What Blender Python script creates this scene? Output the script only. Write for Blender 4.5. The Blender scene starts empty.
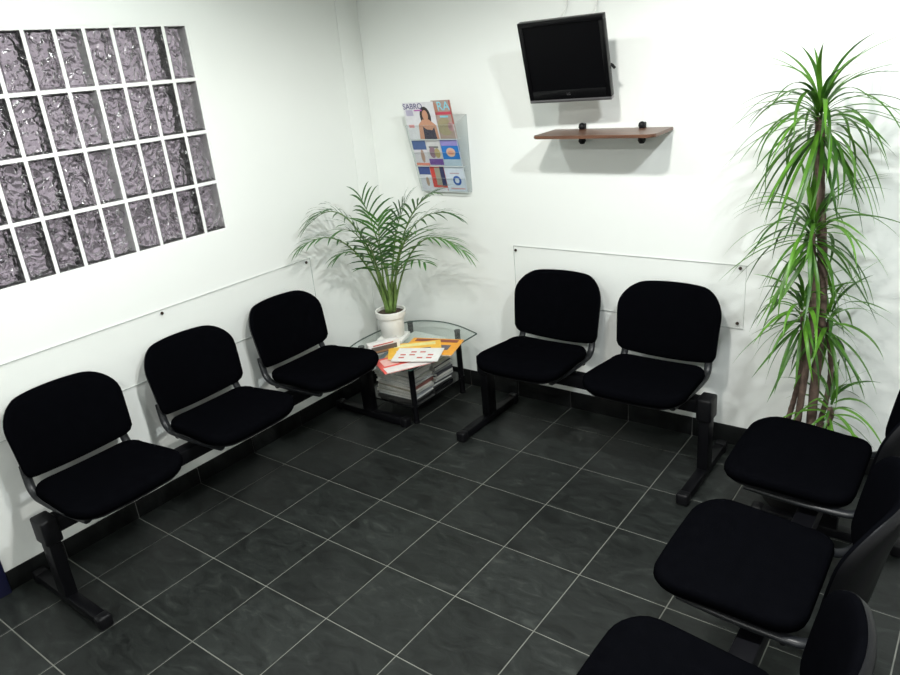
import bpy, bmesh, math, random
from mathutils import Vector, Matrix, Euler
random.seed(7)
S = bpy.context.scene
COL = S.collection

# ------------------------------------------------------------------ camera
T = 0.32                                   # floor tile pitch (m)
F_PX = 724.1
CAM = Vector((9.187*T, -5.8901*T, 5.4931*T))
YAW, PITCH, ROLL = 0.6749, -0.3648, 0.0946
RM = (Matrix.Rotation(YAW, 3, 'Z') @ Matrix.Rotation(PITCH, 3, 'X') @ Matrix.Rotation(ROLL, 3, 'Y'))
cam_d = bpy.data.cameras.new('camera')
cam = bpy.data.objects.new('camera', cam_d); COL.objects.link(cam)
cam_d.sensor_width = 36.0
cam_d.lens = F_PX/900*36
cam_d.clip_start = 0.02
right, fwd, up = RM.col[0], RM.col[1], RM.col[2]
m3 = Matrix((right, up, -fwd)).transposed()
cam.matrix_world = Matrix.Translation(CAM) @ m3.to_4x4()
S.camera = cam

def ray(u, v): return RM @ Vector(((u-450)/F_PX, 1, -(v-337.5)/F_PX))
def onz(u, v, z): d = ray(u, v); return CAM + d*((z-CAM.z)/d.z)
def onx(u, v, x): d = ray(u, v); return CAM + d*((x-CAM.x)/d.x)
def ony(u, v, y): d = ray(u, v); return CAM + d*((y-CAM.y)/d.y)

X0 = 0.0945        # left wall plane
YB = 1.155         # back wall plane
XR, YF, ZC = 4.3, -4.0, 2.55

# ------------------------------------------------------------------ world, exposure
w = bpy.data.worlds.new('night_outside'); S.world = w; w.use_nodes = True
bg = w.node_tree.nodes['Background']
bg.inputs[0].default_value = (0.60, 0.555, 0.60, 1); bg.inputs[1].default_value = 0.62
S.view_settings.view_transform = 'Standard'
S.view_settings.look = 'None'
S.view_settings.exposure = 0.28
S.view_settings.gamma = 1.0
S.view_settings.use_curve_mapping = False

# ceiling downlights: (x, y, watts, colour)
LIGHTS = [(0.97, -0.55, 12, (0.93, 1.0, 0.97)), (2.0, -0.55, 35, (1.0, 0.985, 0.94)), (2.97, -0.55, 43, (0.93, 0.98, 1.0)),
          (0.97, -2.6, 9, (0.93, 1.0, 0.97)), (2.0, -2.6, 20, (1.0, 0.985, 0.94)), (2.97, -2.6, 20, (0.93, 0.98, 1.0))]
for lx, ly, lw, lc in LIGHTS:
    ld = bpy.data.lights.new('downlight_lamp', 'SPOT'); ld.energy = lw*3.4; ld.color = lc
    ld.spot_size = math.radians(164); ld.spot_blend = 0.32; ld.shadow_soft_size = 0.07
    lo = bpy.data.objects.new('downlight_lamp', ld); COL.objects.link(lo); lo.location = (lx, ly, ZC-0.02)

# ------------------------------------------------------------------ materials
def nmat(name):
    m = bpy.data.materials.new(name); m.use_nodes = True
    nt = m.node_tree; b = nt.nodes['Principled BSDF']
    return m, nt, b
def sp(b, **kw):
    for k, v in kw.items(): b.inputs[k.replace('_', ' ')].default_value = v
def col(c): return (c[0], c[1], c[2], 1)
def plain(name, c, rough=0.5, metal=0.0, spec=0.5, bump=0.0, bscale=60.0, vary=0.0, vscale=8.0):
    m, nt, b = nmat(name)
    sp(b, Base_Color=col(c), Roughness=rough, Metallic=metal)
    b.inputs['Specular IOR Level'].default_value = spec
    N = nt.nodes; L = nt.links
    tc = N.new('ShaderNodeTexCoord')
    if vary:
        n = N.new('ShaderNodeTexNoise'); n.inputs['Scale'].default_value = vscale; n.inputs['Detail'].default_value = 4
        r = N.new('ShaderNodeValToRGB')
        r.color_ramp.elements[0].position = 0.3; r.color_ramp.elements[1].position = 0.7
        r.color_ramp.elements[0].color = col([x*(1-vary) for x in c]); r.color_ramp.elements[1].color = col([min(1, x*(1+vary)) for x in c])
        L.new(tc.outputs['Object'], n.inputs['Vector']); L.new(n.outputs['Fac'], r.inputs['Fac']); L.new(r.outputs['Color'], b.inputs['Base Color'])
    if bump:
        n2 = N.new('ShaderNodeTexNoise'); n2.inputs['Scale'].default_value = bscale; n2.inputs['Detail'].default_value = 3
        bp = N.new('ShaderNodeBump'); bp.inputs['Strength'].default_value = bump; bp.inputs['Distance'].default_value = 0.002
        L.new(tc.outputs['Object'], n2.inputs['Vector']); L.new(n2.outputs['Fac'], bp.inputs['Height']); L.new(bp.outputs['Normal'], b.inputs['Normal'])
    return m
M = {}
M['wall'] = plain('white_wall_paint', (0.83, 0.85, 0.82), 0.55, bump=0.08, bscale=90, vary=0.012, vscale=1.5, spec=0.3)
M['ceiling'] = plain('white_ceiling_paint', (0.82, 0.83, 0.81), 0.8, vary=0.02)
M['wall2'] = plain('beige_wall_paint', (0.68, 0.68, 0.65), 0.7, vary=0.02)
M['grout'] = plain('pale_floor_grout', (0.17, 0.175, 0.155), 0.8, vary=0.2, vscale=12, bump=0.1)
M['bgrout'] = plain('dark_skirting_grout', (0.10, 0.10, 0.095), 0.8, vary=0.15, vscale=12)
M['fabric'] = plain('black_woven_fabric', (0.0018, 0.0019, 0.0026), 0.95, spec=0.0, bump=0.35, bscale=420, vary=0.12, vscale=30)
M['plastic'] = plain('black_plastic', (0.004, 0.004, 0.005), 0.45, spec=0.2, bump=0.05, bscale=300)
M['metal'] = plain('black_painted_steel', (0.003, 0.003, 0.004), 0.4, spec=0.15, vary=0.1)
M['steel'] = plain('grey_oval_tube', (0.012, 0.013, 0.015), 0.35, spec=0.35, vary=0.05)
M['whiteplastic'] = plain('white_plastic_pot', (0.80, 0.80, 0.76), 0.4, vary=0.02)
M['soil'] = plain('potting_soil', (0.05, 0.03, 0.02), 0.95, bump=0.9, bscale=80, vary=0.4, vscale=60)
M['wood'] = None
M['screw'] = plain('dark_bronze_screw', (0.06, 0.04, 0.03), 0.35, metal=0.8, vary=0.1)
M['screen'] = plain('black_lcd_panel', (0.002, 0.002, 0.0025), 0.3, spec=0.1, vary=0.02)
M['tvblack'] = plain('glossy_black_bezel', (0.003, 0.003, 0.0035), 0.25, spec=0.2, vary=0.02)
M['silver'] = plain('silver_trim', (0.22, 0.21, 0.22), 0.3, metal=0.8, vary=0.03)
M['paper'] = plain('page_edges', (0.72, 0.71, 0.66), 0.8, vary=0.12, vscale=120)
M['blackglass'] = plain('black_glass_shelf', (0.006, 0.006, 0.007), 0.08, spec=0.5, vary=0.02)
M['cable'] = plain('white_cable', (0.75, 0.75, 0.73), 0.5, vary=0.02)
M['navy'] = plain('dark_navy_paint', (0.006, 0.007, 0.03), 0.4, vary=0.05)
M['lightwhite'] = plain('white_light_ring', (0.8, 0.8, 0.8), 0.4, vary=0.02)
M['potdark'] = plain('dark_plant_pot', (0.012, 0.011, 0.011), 0.5, vary=0.1)

def tile_mat(name, base, vein, spec=0.3):
    m, nt, b = nmat(name); N = nt.nodes; L = nt.links
    tc = N.new('ShaderNodeTexCoord'); oi = N.new('ShaderNodeObjectInfo')
    off = N.new('ShaderNodeVectorMath'); off.operation = 'ADD'
    sc = N.new('ShaderNodeMath'); sc.operation = 'MULTIPLY'; sc.inputs[1].default_value = 37.0
    L.new(oi.outputs['Random'], sc.inputs[0]); L.new(tc.outputs['Object'], off.inputs[0]); L.new(sc.outputs[0], off.inputs[1])
    n1 = N.new('ShaderNodeTexNoise'); n1.inputs['Scale'].default_value = 9; n1.inputs['Detail'].default_value = 7; n1.inputs['Roughness'].default_value = 0.62; n1.inputs['Distortion'].default_value = 1.2
    mp = N.new('ShaderNodeMapping'); mp.inputs['Rotation'].default_value = (0, 0, 0.6); mp.inputs['Scale'].default_value = (1.0, 2.2, 1)
    L.new(off.outputs[0], mp.inputs['Vector']); L.new(mp.outputs[0], n1.inputs['Vector'])
    r = N.new('ShaderNodeValToRGB'); e = r.color_ramp.elements
    e[0].position = 0.32; e[0].color = col([x*0.55 for x in base]); e[1].position = 0.58; e[1].color = col([x*1.45 for x in base])
    k = r.color_ramp.elements.new(0.70); k.color = col(vein)
    L.new(n1.outputs['Fac'], r.inputs['Fac'])
    hv = N.new('ShaderNodeHueSaturation'); mr = N.new('ShaderNodeMapRange'); mr.inputs['To Min'].default_value = 0.82; mr.inputs['To Max'].default_value = 1.18
    L.new(oi.outputs['Random'], mr.inputs['Value']); L.new(mr.outputs[0], hv.inputs['Value']); L.new(r.outputs['Color'], hv.inputs['Color'])
    L.new(hv.outputs['Color'], b.inputs['Base Color'])
    rr = N.new('ShaderNodeMapRange'); rr.inputs['To Min'].default_value = 0.36; rr.inputs['To Max'].default_value = 0.56
    L.new(n1.outputs['Fac'], rr.inputs['Value']); L.new(rr.outputs[0], b.inputs['Roughness'])
    bp = N.new('ShaderNodeBump'); bp.inputs['Strength'].default_value = 0.35; bp.inputs['Distance'].default_value = 0.003
    L.new(n1.outputs['Fac'], bp.inputs['Height']); L.new(bp.outputs['Normal'], b.inputs['Normal'])
    b.inputs['Specular IOR Level'].default_value = spec
    return m
M['tile'] = tile_mat('black_slate_tile', (0.0115, 0.0135, 0.0125), (0.03, 0.034, 0.031))
M['btile'] = tile_mat('black_skirting_tile', (0.006, 0.0065, 0.0065), (0.012, 0.012, 0.012), 0.12)

def wood_mat():
    m, nt, b = nmat('reddish_brown_wood'); N = nt.nodes; L = nt.links
    tc = N.new('ShaderNodeTexCoord'); mp = N.new('ShaderNodeMapping'); mp.inputs['Scale'].default_value = (2, 40, 40)
    n = N.new('ShaderNodeTexNoise'); n.inputs['Scale'].default_value = 2.5; n.inputs['Detail'].default_value = 6
    r = N.new('ShaderNodeValToRGB'); r.color_ramp.elements[0].color = (0.07, 0.028, 0.014, 1); r.color_ramp.elements[1].color = (0.17, 0.075, 0.04, 1)
    r.color_ramp.elements[0].position = 0.3; r.color_ramp.elements[1].position = 0.7
    L.new(tc.outputs['Object'], mp.inputs['Vector']); L.new(mp.outputs[0], n.inputs['Vector']); L.new(n.outputs['Fac'], r.inputs['Fac']); L.new(r.outputs['Color'], b.inputs['Base Color'])
    b.inputs['Roughness'].default_value = 0.35
    return m
M['wood'] = wood_mat()

def clear_mat(name, tint, refl=1.0):
    m = bpy.data.materials.new(name); m.use_nodes = True; nt = m.node_tree; N = nt.nodes; L = nt.links
    N.remove(N['Principled BSDF']); out = N['Material Output']
    tr = N.new('ShaderNodeBsdfTransparent'); tr.inputs[0].default_value = col(tint)
    gl = N.new('ShaderNodeBsdfGlossy'); gl.inputs['Roughness'].default_value = 0.03; gl.inputs['Color'].default_value = (refl, refl, refl, 1)
    lw = N.new('ShaderNodeLayerWeight'); pw = N.new('ShaderNodeMath'); pw.operation = 'POWER'; pw.inputs[1].default_value = 5
    fr = N.new('ShaderNodeMath'); fr.operation = 'MULTIPLY_ADD'; fr.inputs[1].default_value = 0.6; fr.inputs[2].default_value = 0.009
    L.new(lw.outputs['Facing'], pw.inputs[0]); L.new(pw.outputs[0], fr.inputs[0])
    mx = N.new('ShaderNodeMixShader'); L.new(fr.outputs[0], mx.inputs[0]); L.new(tr.outputs[0], mx.inputs[1]); L.new(gl.outputs[0], mx.inputs[2])
    L.new(mx.outputs[0], out.inputs[0])
    return m
M['acrylic'] = clear_mat('clear_acrylic', (0.998, 0.999, 0.998), 0.6)
M['glass'] = clear_mat('clear_table_glass', (0.95, 0.975, 0.965), 0.9)
M['edge'] = plain('acrylic_edge', (0.50, 0.53, 0.51), 0.3, vary=0.05)
M['gedge'] = plain('green_glass_edge', (0.05, 0.085, 0.075), 0.15, vary=0.05)

def block_mat():
    m, nt, b = nmat('rippled_glass_block'); N = nt.nodes; L = nt.links
    tc = N.new('ShaderNodeTexCoord'); oi = N.new('ShaderNodeObjectInfo')
    sc = N.new('ShaderNodeMath'); sc.operation = 'MULTIPLY'; sc.inputs[1].default_value = 53.0
    off = N.new('ShaderNodeVectorMath'); off.operation = 'ADD'
    L.new(oi.outputs['Random'], sc.inputs[0]); L.new(tc.outputs['Object'], off.inputs[0]); L.new(sc.outputs[0], off.inputs[1])
    n = N.new('ShaderNodeTexNoise'); n.inputs['Scale'].default_value = 24; n.inputs['Detail'].default_value = 0.6; n.inputs['Distortion'].default_value = 1.2
    L.new(off.outputs[0], n.inputs['Vector'])
    bp = N.new('ShaderNodeBump'); bp.inputs['Strength'].default_value = 1.0; bp.inputs['Distance'].default_value = 0.024
    L.new(n.outputs['Fac'], bp.inputs['Height']); L.new(bp.outputs['Normal'], b.inputs['Normal'])
    sp(b, Base_Color=(0.90, 0.85, 0.90, 1), Roughness=0.17, IOR=1.5)
    b.inputs['Transmission Weight'].default_value = 0.97
    return m
M['block'] = block_mat()

def leaf_mat(name, dark, light, vary=0.25):
    m, nt, b = nmat(name); N = nt.nodes; L = nt.links
    oi = N.new('ShaderNodeObjectInfo'); tc = N.new('ShaderNodeTexCoord')
    n = N.new('ShaderNodeTexNoise'); n.inputs['Scale'].default_value = 9; n.inputs['Detail'].default_value = 2
    L.new(tc.outputs['Object'], n.inputs['Vector'])
    ad = N.new('ShaderNodeMath'); ad.operation = 'ADD'; sb = N.new('ShaderNodeMath'); sb.operation = 'MULTIPLY'; sb.inputs[1].default_value = 0.5
    L.new(oi.outputs['Random'], ad.inputs[0]); L.new(n.outputs['Fac'], ad.inputs[1]); L.new(ad.outputs[0], sb.inputs[0])
    r = N.new('ShaderNodeValToRGB'); r.color_ramp.elements[0].color = col(dark); r.color_ramp.elements[1].color = col(light)
    r.color_ramp.elements[0].position = 0.2; r.color_ramp.elements[1].position = 0.85
    L.new(sb.outputs[0], r.inputs['Fac']); L.new(r.outputs['Color'], b.inputs['Base Color'])
    b.inputs['Roughness'].default_value = 0.38
    # thin leaf: part of the light passes through
    tl = N.new('ShaderNodeBsdfTranslucent'); L.new(r.outputs['Color'], tl.inputs['Color'])
    mx = N.new('ShaderNodeMixShader'); mx.inputs[0].default_value = 0.25
    L.new(b.outputs[0], mx.inputs[1]); L.new(tl.outputs[0], mx.inputs[2]); L.new(mx.outputs[0], N['Material Output'].inputs[0])
    return m
M['dleaf'] = leaf_mat('dracaena_leaf', (0.016, 0.068, 0.006), (0.13, 0.33, 0.03))
M['pleaf'] = leaf_mat('palm_leaf', (0.02, 0.085, 0.016), (0.09, 0.25, 0.045))
M['stem'] = plain('pale_green_palm_stem', (0.12, 0.20, 0.05), 0.5, vary=0.3, vscale=30)
M['bark'] = plain('brown_cane_bark', (0.10, 0.065, 0.05), 0.85, bump=0.8, bscale=60, vary=0.35, vscale=50)

_print = {}
def ink(c, rough=0.45):
    k = tuple(round(x, 3) for x in c)
    if k not in _print: _print[k] = plain('printed_paper', c, rough, vary=0.06, vscale=40)
    return _print[k]

# ------------------------------------------------------------------ mesh helpers
def link(name, me, parent=None, loc=(0, 0, 0), rot=(0, 0, 0)):
    o = bpy.data.objects.new(name, me); COL.objects.link(o)
    o.location = loc; o.rotation_euler = rot
    if parent is not None: o.parent = parent
    return o
def mesh_of(bm, name, mats, smooth=False, angle=None):
    me = bpy.data.meshes.new(name)
    bmesh.ops.recalc_face_normals(bm, faces=bm.faces[:])
    bm.to_mesh(me); bm.free()
    for m in (mats if isinstance(mats, (list, tuple)) else [mats]): me.materials.append(m)
    if smooth:
        for p in me.polygons: p.use_smooth = True
        if angle is not None: me.set_sharp_from_angle(angle=math.radians(angle))
    return me
def tag(o, label=None, cat=None, group=None, kind=None):
    if label: o['label'] = label
    if cat: o['category'] = cat
    if group: o['group'] = group
    if kind: o['kind'] = kind
    return o
def empty(name, loc=(0, 0, 0), rot=(0, 0, 0)):
    o = bpy.data.objects.new(name, None); COL.objects.link(o); o.location = loc; o.rotation_euler = rot
    o.empty_display_size = 0.05
    return o
def box(bm, lo, hi, bev=0.0, mi=0, segs=2):
    lo = Vector(lo); hi = Vector(hi)
    r = bmesh.ops.create_cube(bm, size=1.0)
    vs = r['verts']; c = (lo+hi)/2; d = hi-lo
    for v in vs: v.co = Vector((v.co.x*d.x, v.co.y*d.y, v.co.z*d.z)) + c
    fs = list({f for v in vs for f in v.link_faces})
    for f in fs: f.material_index = mi
    if bev > 0:
        es = list({e for f in fs for e in f.edges})
        bmesh.ops.bevel(bm, geom=es, offset=bev, segments=segs, affect='EDGES', profile=0.5)
    return vs
def box_me(name, lo, hi, mat, bev=0.0):
    bm = bmesh.new(); box(bm, lo, hi, bev)
    return mesh_of(bm, name, mat, smooth=bev > 0, angle=40)
def frames(pts):
    out = []; n = len(pts); prev = None
    for i in range(n):
        t = (pts[min(i+1, n-1)]-pts[max(i-1, 0)]).normalized()
        if prev is None:
            a = Vector((0, 0, 1)) if abs(t.z) < 0.9 else Vector((1, 0, 0))
            nrm = (a - t*a.dot(t)).normalized()
        else:
            nrm = prev - t*prev.dot(t)
            nrm = nrm.normalized()
        prev = nrm; out.append((t, nrm, t.cross(nrm)))
    return out
def tube(bm, pts, rad, n=10, sx=1.0, sy=1.0, cap=True, mi=0):
    pts = [Vector(p) for p in pts]; fr = frames(pts); rings = []
    for i, (p, (t, a, b)) in enumerate(zip(pts, fr)):
        r = rad[i] if isinstance(rad, (list, tuple)) else rad
        rings.append([bm.verts.new(p + a*(math.cos(2*math.pi*k/n)*r*sx) + b*(math.sin(2*math.pi*k/n)*r*sy)) for k in range(n)])
    for A, B in zip(rings, rings[1:]):
        for k in range(n):
            f = bm.faces.new((A[k], A[(k+1) % n], B[(k+1) % n], B[k])); f.material_index = mi
    if cap:
        bm.faces.new(rings[0][::-1]).material_index = mi; bm.faces.new(rings[-1]).material_index = mi
def lathe(bm, prof, n=32, mi=0, center=(0, 0, 0)):
    c = Vector(center); rings = []
    for r, z in prof:
        if r < 1e-6: rings.append([bm.verts.new(c+Vector((0, 0, z)))])
        else: rings.append([bm.verts.new(c+Vector((r*math.cos(2*math.pi*k/n), r*math.sin(2*math.pi*k/n), z))) for k in range(n)])
    for A, B in zip(rings, rings[1:]):
        for k in range(n):
            a0, a1 = A[k % len(A)], A[(k+1) % len(A)]; b0, b1 = B[k % len(B)], B[(k+1) % len(B)]
            vs = [a0]
            for v in (a1, b1, b0):
                if v not in vs: vs.append(v)
            if len(vs) > 2: bm.faces.new(vs).material_index = mi
def smoothpts(pts, n=24):
    pts = [Vector(p) for p in pts]; out = []
    P = [pts[0]*2-pts[1]]+pts+[pts[-1]*2-pts[-2]]
    segs = len(pts)-1
    for i in range(n+1):
        s = i/n*segs; k = min(int(s), segs-1); t = s-k
        a, b, c, d = P[k], P[k+1], P[k+2], P[k+3]
        out.append(0.5*((2*b)+(c-a)*t+(2*a-5*b+4*c-d)*t*t+(3*b-a-3*c+d)*t**3))
    return out
def rounded_outline(poly, radii, seg=7):
    out = []; n = len(poly)
    for i in range(n):
        p = Vector(poly[i]).to_2d(); a = Vector(poly[i-1]).to_2d(); b = Vector(poly[(i+1) % n]).to_2d(); r = radii[i]
        da = (a-p).normalized(); db = (b-p).normalized()
        ang = da.angle(db); d = r/math.tan(ang/2)
        A = p+da*d; B = p+db*d; c = p+(da+db).normalized()*(r/math.sin(ang/2))
        a0 = math.atan2(*(A-c).yx); a1 = math.atan2(*(B-c).yx)
        dl = (a1-a0+math.pi) % (2*math.pi)-math.pi
        for k in range(seg+1):
            t = a0+dl*k/seg
            out.append((c.x+r*math.cos(t), c.y+r*math.sin(t)))
    return out
def resample(o, n):
    o = [Vector(p) for p in o]; L = [0]
    for a, b in zip(o, o[1:]+o[:1]): L.append(L[-1]+(b-a).length)
    out = []; j = 0
    for i in range(n):
        s = L[-1]*i/n
        while L[j+1] < s: j += 1
        a = o[j]; b = o[(j+1) % len(o)]; t = (s-L[j])/max(1e-9, L[j+1]-L[j])
        out.append(a.lerp(b, t))
    return out
def pad(bm, outline, layers, deform, n=64, mi=0):
    """outline: 2D loop; layers: (scale, height) from the bottom centre to the top centre."""
    o = resample(outline, n); cx = sum(p.x for p in o)/n; cy = sum(p.y for p in o)/n
    rings = []
    for s, h in layers:
        if s == 0: rings.append([bm.verts.new(deform(cx, cy, h))])
        else: rings.append([bm.verts.new(deform(cx+(p.x-cx)*s, cy+(p.y-cy)*s, h)) for p in o])
    for A, B in zip(rings, rings[1:]):
        for k in range(n):
            vs = []
            for v in (A[k % len(A)], A[(k+1) % len(A)], B[(k+1) % len(B)], B[k % len(B)]):
                if v not in vs: vs.append(v)
            if len(vs) > 2: bm.faces.new(vs).material_index = mi
def text_me(body, size, mat, align='CENTER'):
    cu = bpy.data.curves.new('lettering', 'FONT'); cu.body = body; cu.size = size; cu.align_x = align; cu.align_y = 'CENTER'; cu.extrude = 0.0003
    o = bpy.data.objects.new('lettering_tmp', cu); COL.objects.link(o)
    dg = bpy.context.evaluated_depsgraph_get(); dg.update()
    me = bpy.data.meshes.new_from_object(o.evaluated_get(dg))
    bpy.data.objects.remove(o); me.materials.clear(); me.materials.append(mat)
    return me

# ------------------------------------------------------------------ the room
W_T = 0.15
# glass block opening in the left wall
GY1, GZ1, PU, PV, BW, BH = 0.101, 1.988, 0.112, 0.218, 0.098, 0.204
NC, NR = 10, 4
gy_lo, gy_hi = GY1-PU*NC+(PU-BW)/2, GY1+0.011
gz_hi, gz_lo = GZ1+0.011, GZ1-PV*NR+(PV-BH)/2
bm = bmesh.new()
box(bm, (X0-W_T, YF, 0), (X0, gy_lo, ZC)); box(bm, (X0-W_T, gy_hi, 0), (X0, YB+W_T, ZC))
box(bm, (X0-W_T, gy_lo, 0), (X0, gy_hi, gz_lo)); box(bm, (X0-W_T, gy_lo, gz_hi), (X0, gy_hi, ZC))
wall_left = tag(link('wall_left', mesh_of(bm, 'wall_left', M['wall'])), 'white painted wall with the glass block window', kind='structure')
wall_back = tag(link('wall_back', box_me('wall_back', (X0, YB, 0), (XR, YB+W_T, ZC), M['wall'])), 'white painted wall behind the television', kind='structure')
wall_right = tag(link('wall_right', box_me('wall_right', (XR, YF, 0), (XR+W_T, YB+W_T, ZC), M['wall2'])), 'beige painted wall away from the glass block window', kind='structure')
wall_front = tag(link('wall_front', box_me('wall_front', (X0-W_T, YF-W_T, 0), (XR+W_T, YF, ZC), M['wall2'])), 'beige painted wall opposite the television', kind='structure')
ceiling = tag(link('ceiling', box_me('ceiling', (X0-W_T, YF-W_T, ZC), (XR+W_T, YB+W_T, ZC+0.1), M['ceiling'])), 'plain white ceiling with recessed downlights', kind='structure')
floor = tag(link('floor', box_me('floor', (X0, YF, -0.1), (XR, YB, -0.0025), M['grout'])), 'dark slate tile floor with pale grout lines', kind='structure')

# tiles, each an object; lines at multiples of T, cut at the walls
G = 0.0022
xs = [X0+0.002, 1.03*T]+[i*T for i in range(2, 13)]+[XR]
ys = [YB-0.002, 3*T]+[-j*T for j in range(-2, 13)]+[YF]
tile_cache = {}
def tile(x0, x1, y0, y1, parent):
    k = (round(x1-x0, 3), round(y1-y0, 3))
    if k not in tile_cache:
        bm = bmesh.new(); w2, d2 = (x1-x0)/2-G, (y1-y0)/2-G
        box(bm, (-w2, -d2, -0.008), (w2, d2, 0)); 
        bmesh.ops.bevel(bm, geom=[e for e in bm.edges if all(v.co.z > -0.001 for v in e.verts)], offset=0.0012, segments=1, affect='EDGES')
        tile_cache[k] = mesh_of(bm, 'floor_tile', M['tile'])
    return link('tile', tile_cache[k], parent, ((x0+x1)/2, (y0+y1)/2, 0))
for a, b in zip(xs, xs[1:]):
    for d, c in zip(ys, ys[1:]):
        tile(a, b, c, d, floor)

# black tile skirting boards
BBH = 0.085
bb = tag(link('baseboard_left', box_me('baseboard_left', (X0, -1.185, 0.0), (X0+0.006, YB, BBH-0.003), M['bgrout'])), 'black tile skirting along the glass block wall', kind='structure')
yy = [YB-0.009, 3*T]+[-j*T for j in range(-2, 4)]+[-1.185]
for d, c in zip(yy, yy[1:]):
    link('tile', box_me('skirting_tile', (X0+0.004, c+G, 0.003), (X0+0.011, d-G, BBH), M['btile'], 0.001), bb)
bb2 = tag(link('baseboard_back', box_me('baseboard_back', (X0, YB-0.006, 0.0), (XR, YB, BBH+0.007), M['bgrout'])), 'black tile skirting along the television wall', kind='structure')
xx = [X0+0.012, 1.03*T]+[i*T for i in range(2, 13)]+[XR-0.01]
for a, b in zip(xx, xx[1:]):
    link('tile', box_me('skirting_tile', (a+G, YB-0.011, 0.003), (b-G, YB-0.004, BBH+0.01), M['btile'], 0.001), bb2)

# boxed-in pipe in the corner and the dark door lining at the end of the wall
tag(link('trim_1', box_me('trim_1', (X0, YB-0.16, BBH+0.02), (X0+0.004, YB, ZC), M['wall'], 0.003)), 'slim white boxing in the room corner', kind='structure')
tag(link('trim_2', box_me('trim_2', (X0, -1.27, 0.0), (X0+0.02, -1.185, 2.1), M['navy'], 0.003)), 'dark navy door lining at the wall end', kind='structure')

# unseen dark ground, added so the light through the glass blocks looks mottled
tag(link('added_ground', box_me('added_ground', (-14, -14, -0.25), (X0-W_T-0.01, 10, -0.15), plain('added_ground_dark', (0.20, 0.19, 0.20), 0.9, vary=0.3, vscale=2))), 'dark ground added outside to mottle the light in the glass blocks', kind='structure')

# glass block window
bm = bmesh.new()
for i in range(NC+1):
    yc = gy_hi-0.011-PU*i+(PU-BW)/2 if i else gy_hi-0.0055
    h = (PU-BW)/2 if i else 0.0055
    box(bm, (X0-0.10, yc-h, gz_lo), (X0-0.001, yc+h, gz_hi))
for j in range(NR+1):
    zc = GZ1-PV*j+(PV-BH)/2 if j else gz_hi-0.0055
    h = (PV-BH)/2 if j else 0.0055
    box(bm, (X0-0.10, gy_lo, zc-h), (X0-0.0015, gy_hi, zc+h))
win = tag(link('window_1', mesh_of(bm, 'window_mortar', M['wall'])), 'grid of glass blocks set in white mortar', kind='structure')
def block_geo():
    bm = bmesh.new(); box(bm, (-0.088, -BW/2, -BH/2), (0.0, BW/2, BH/2))
    f = max(bm.faces, key=lambda q: q.calc_center_median().x)
    r = bmesh.ops.inset_region(bm, faces=[f], thickness=0.005, depth=0.0)
    r = bmesh.ops.inset_region(bm, faces=[f], thickness=0.007, depth=-0.006)
    r = bmesh.ops.inset_region(bm, faces=[f], thickness=0.004, depth=0.0)
    es = [e for e in bm.edges if abs(e.calc_face_angle(0)) > 0.4]
    bmesh.ops.bevel(bm, geom=es, offset=0.0018, segments=2, affect='EDGES', profile=0.5)
    return mesh_of(bm, 'glass_block', M['block'], smooth=True, angle=50)
block_me = block_geo()
for i in range(NC):
    for j in range(NR):
        link('glass_block', block_me, win, (X0, GY1-PU*i-BW/2, GZ1-PV*j-BH/2))

# ------------------------------------------------------------------ ceiling downlights
em = bpy.data.materials.new('lit_lamp_glass'); em.use_nodes = True
nt = em.node_tree; nt.nodes.remove(nt.nodes['Principled BSDF']); e = nt.nodes.new('ShaderNodeEmission'); e.inputs[1].default_value = 12
e.inputs[0].default_value = (0.97, 1, 0.97, 1); nt.links.new(e.outputs[0], nt.nodes['Material Output'].inputs[0])
bm = bmesh.new(); lathe(bm, [(0.075, 0), (0.095, 0), (0.097, -0.006), (0.078, -0.010), (0.075, 0)], 32)
ring_me = mesh_of(bm, 'light_ring', M['lightwhite'], True, 40)
bm = bmesh.new(); lathe(bm, [(0, -0.0045), (0.074, -0.004), (0.074, 0), (0, 0)], 32)
lens_me = mesh_of(bm, 'light_lens', em, True, 40)
for lx, ly, lw, lc in LIGHTS:
    near = ly > -1
    side = 'by the glass blocks' if lx < 1.5 else ('mid ceiling' if lx < 2.5 else 'over the dracaena side')
    r = tag(empty('ceiling_light', (lx, ly, ZC)), 'round recessed downlight %s, %s' % (side, 'in the row near the television' if near else 'in the row far from the television'), 'ceiling light', 'recessed ceiling downlights')
    link('trim_ring', ring_me, r); link('lamp_glass', lens_me, r)

# ------------------------------------------------------------------ beam benches
# local frame: +x is the way the sitter faces, x = 0 the wall side, y along the beam
SEAT_W = 0.455
seat_out = rounded_outline([(0.160, -0.206), (0.540, -0.229), (0.540, 0.229), (0.160, 0.206)], [0.065, 0.085, 0.085, 0.065], 8)
def bulge_front(o):
    out = []
    for x, y in o:
        t = max(0, (x-0.40)/0.175)
        out.append((x+0.014*t*(1-(y/0.24)**2), y))
    return out
seat_out = bulge_front([tuple(p) for p in resample(seat_out, 96)])
def seat_def(x, y, h):
    t = (x-0.165)/0.41
    z = 0.436 + 0.020*math.sin(min(1, t)*math.pi*0.62) - 0.030*max(0, t-0.72)**1.5*4 - 0.010*(1-(y/0.24)**2)*(1-abs(t-0.4))
    z += 0.012*max(0, 0.18-t)/0.18
    return Vector((x, y, z+h))
bm = bmesh.new()
pad(bm, seat_out, [(0, -0.030), (0.9, -0.030), (0.975, -0.026), (1.0, -0.012), (0.995, 0.0), (0.975, 0.008), (0.93, 0.0125), (0.82, 0.0150), (0.6, 0.0165), (0.3, 0.017), (0, 0.017)], seat_def)
seat_me = mesh_of(bm, 'seat_pad', M['fabric'], True)
bm = bmesh.new()
pad(bm, seat_out, [(0, -0.048), (0.80, -0.048), (0.92, -0.042), (0.965, -0.030), (0.965, -0.026), (0, -0.026)], seat_def)
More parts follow.
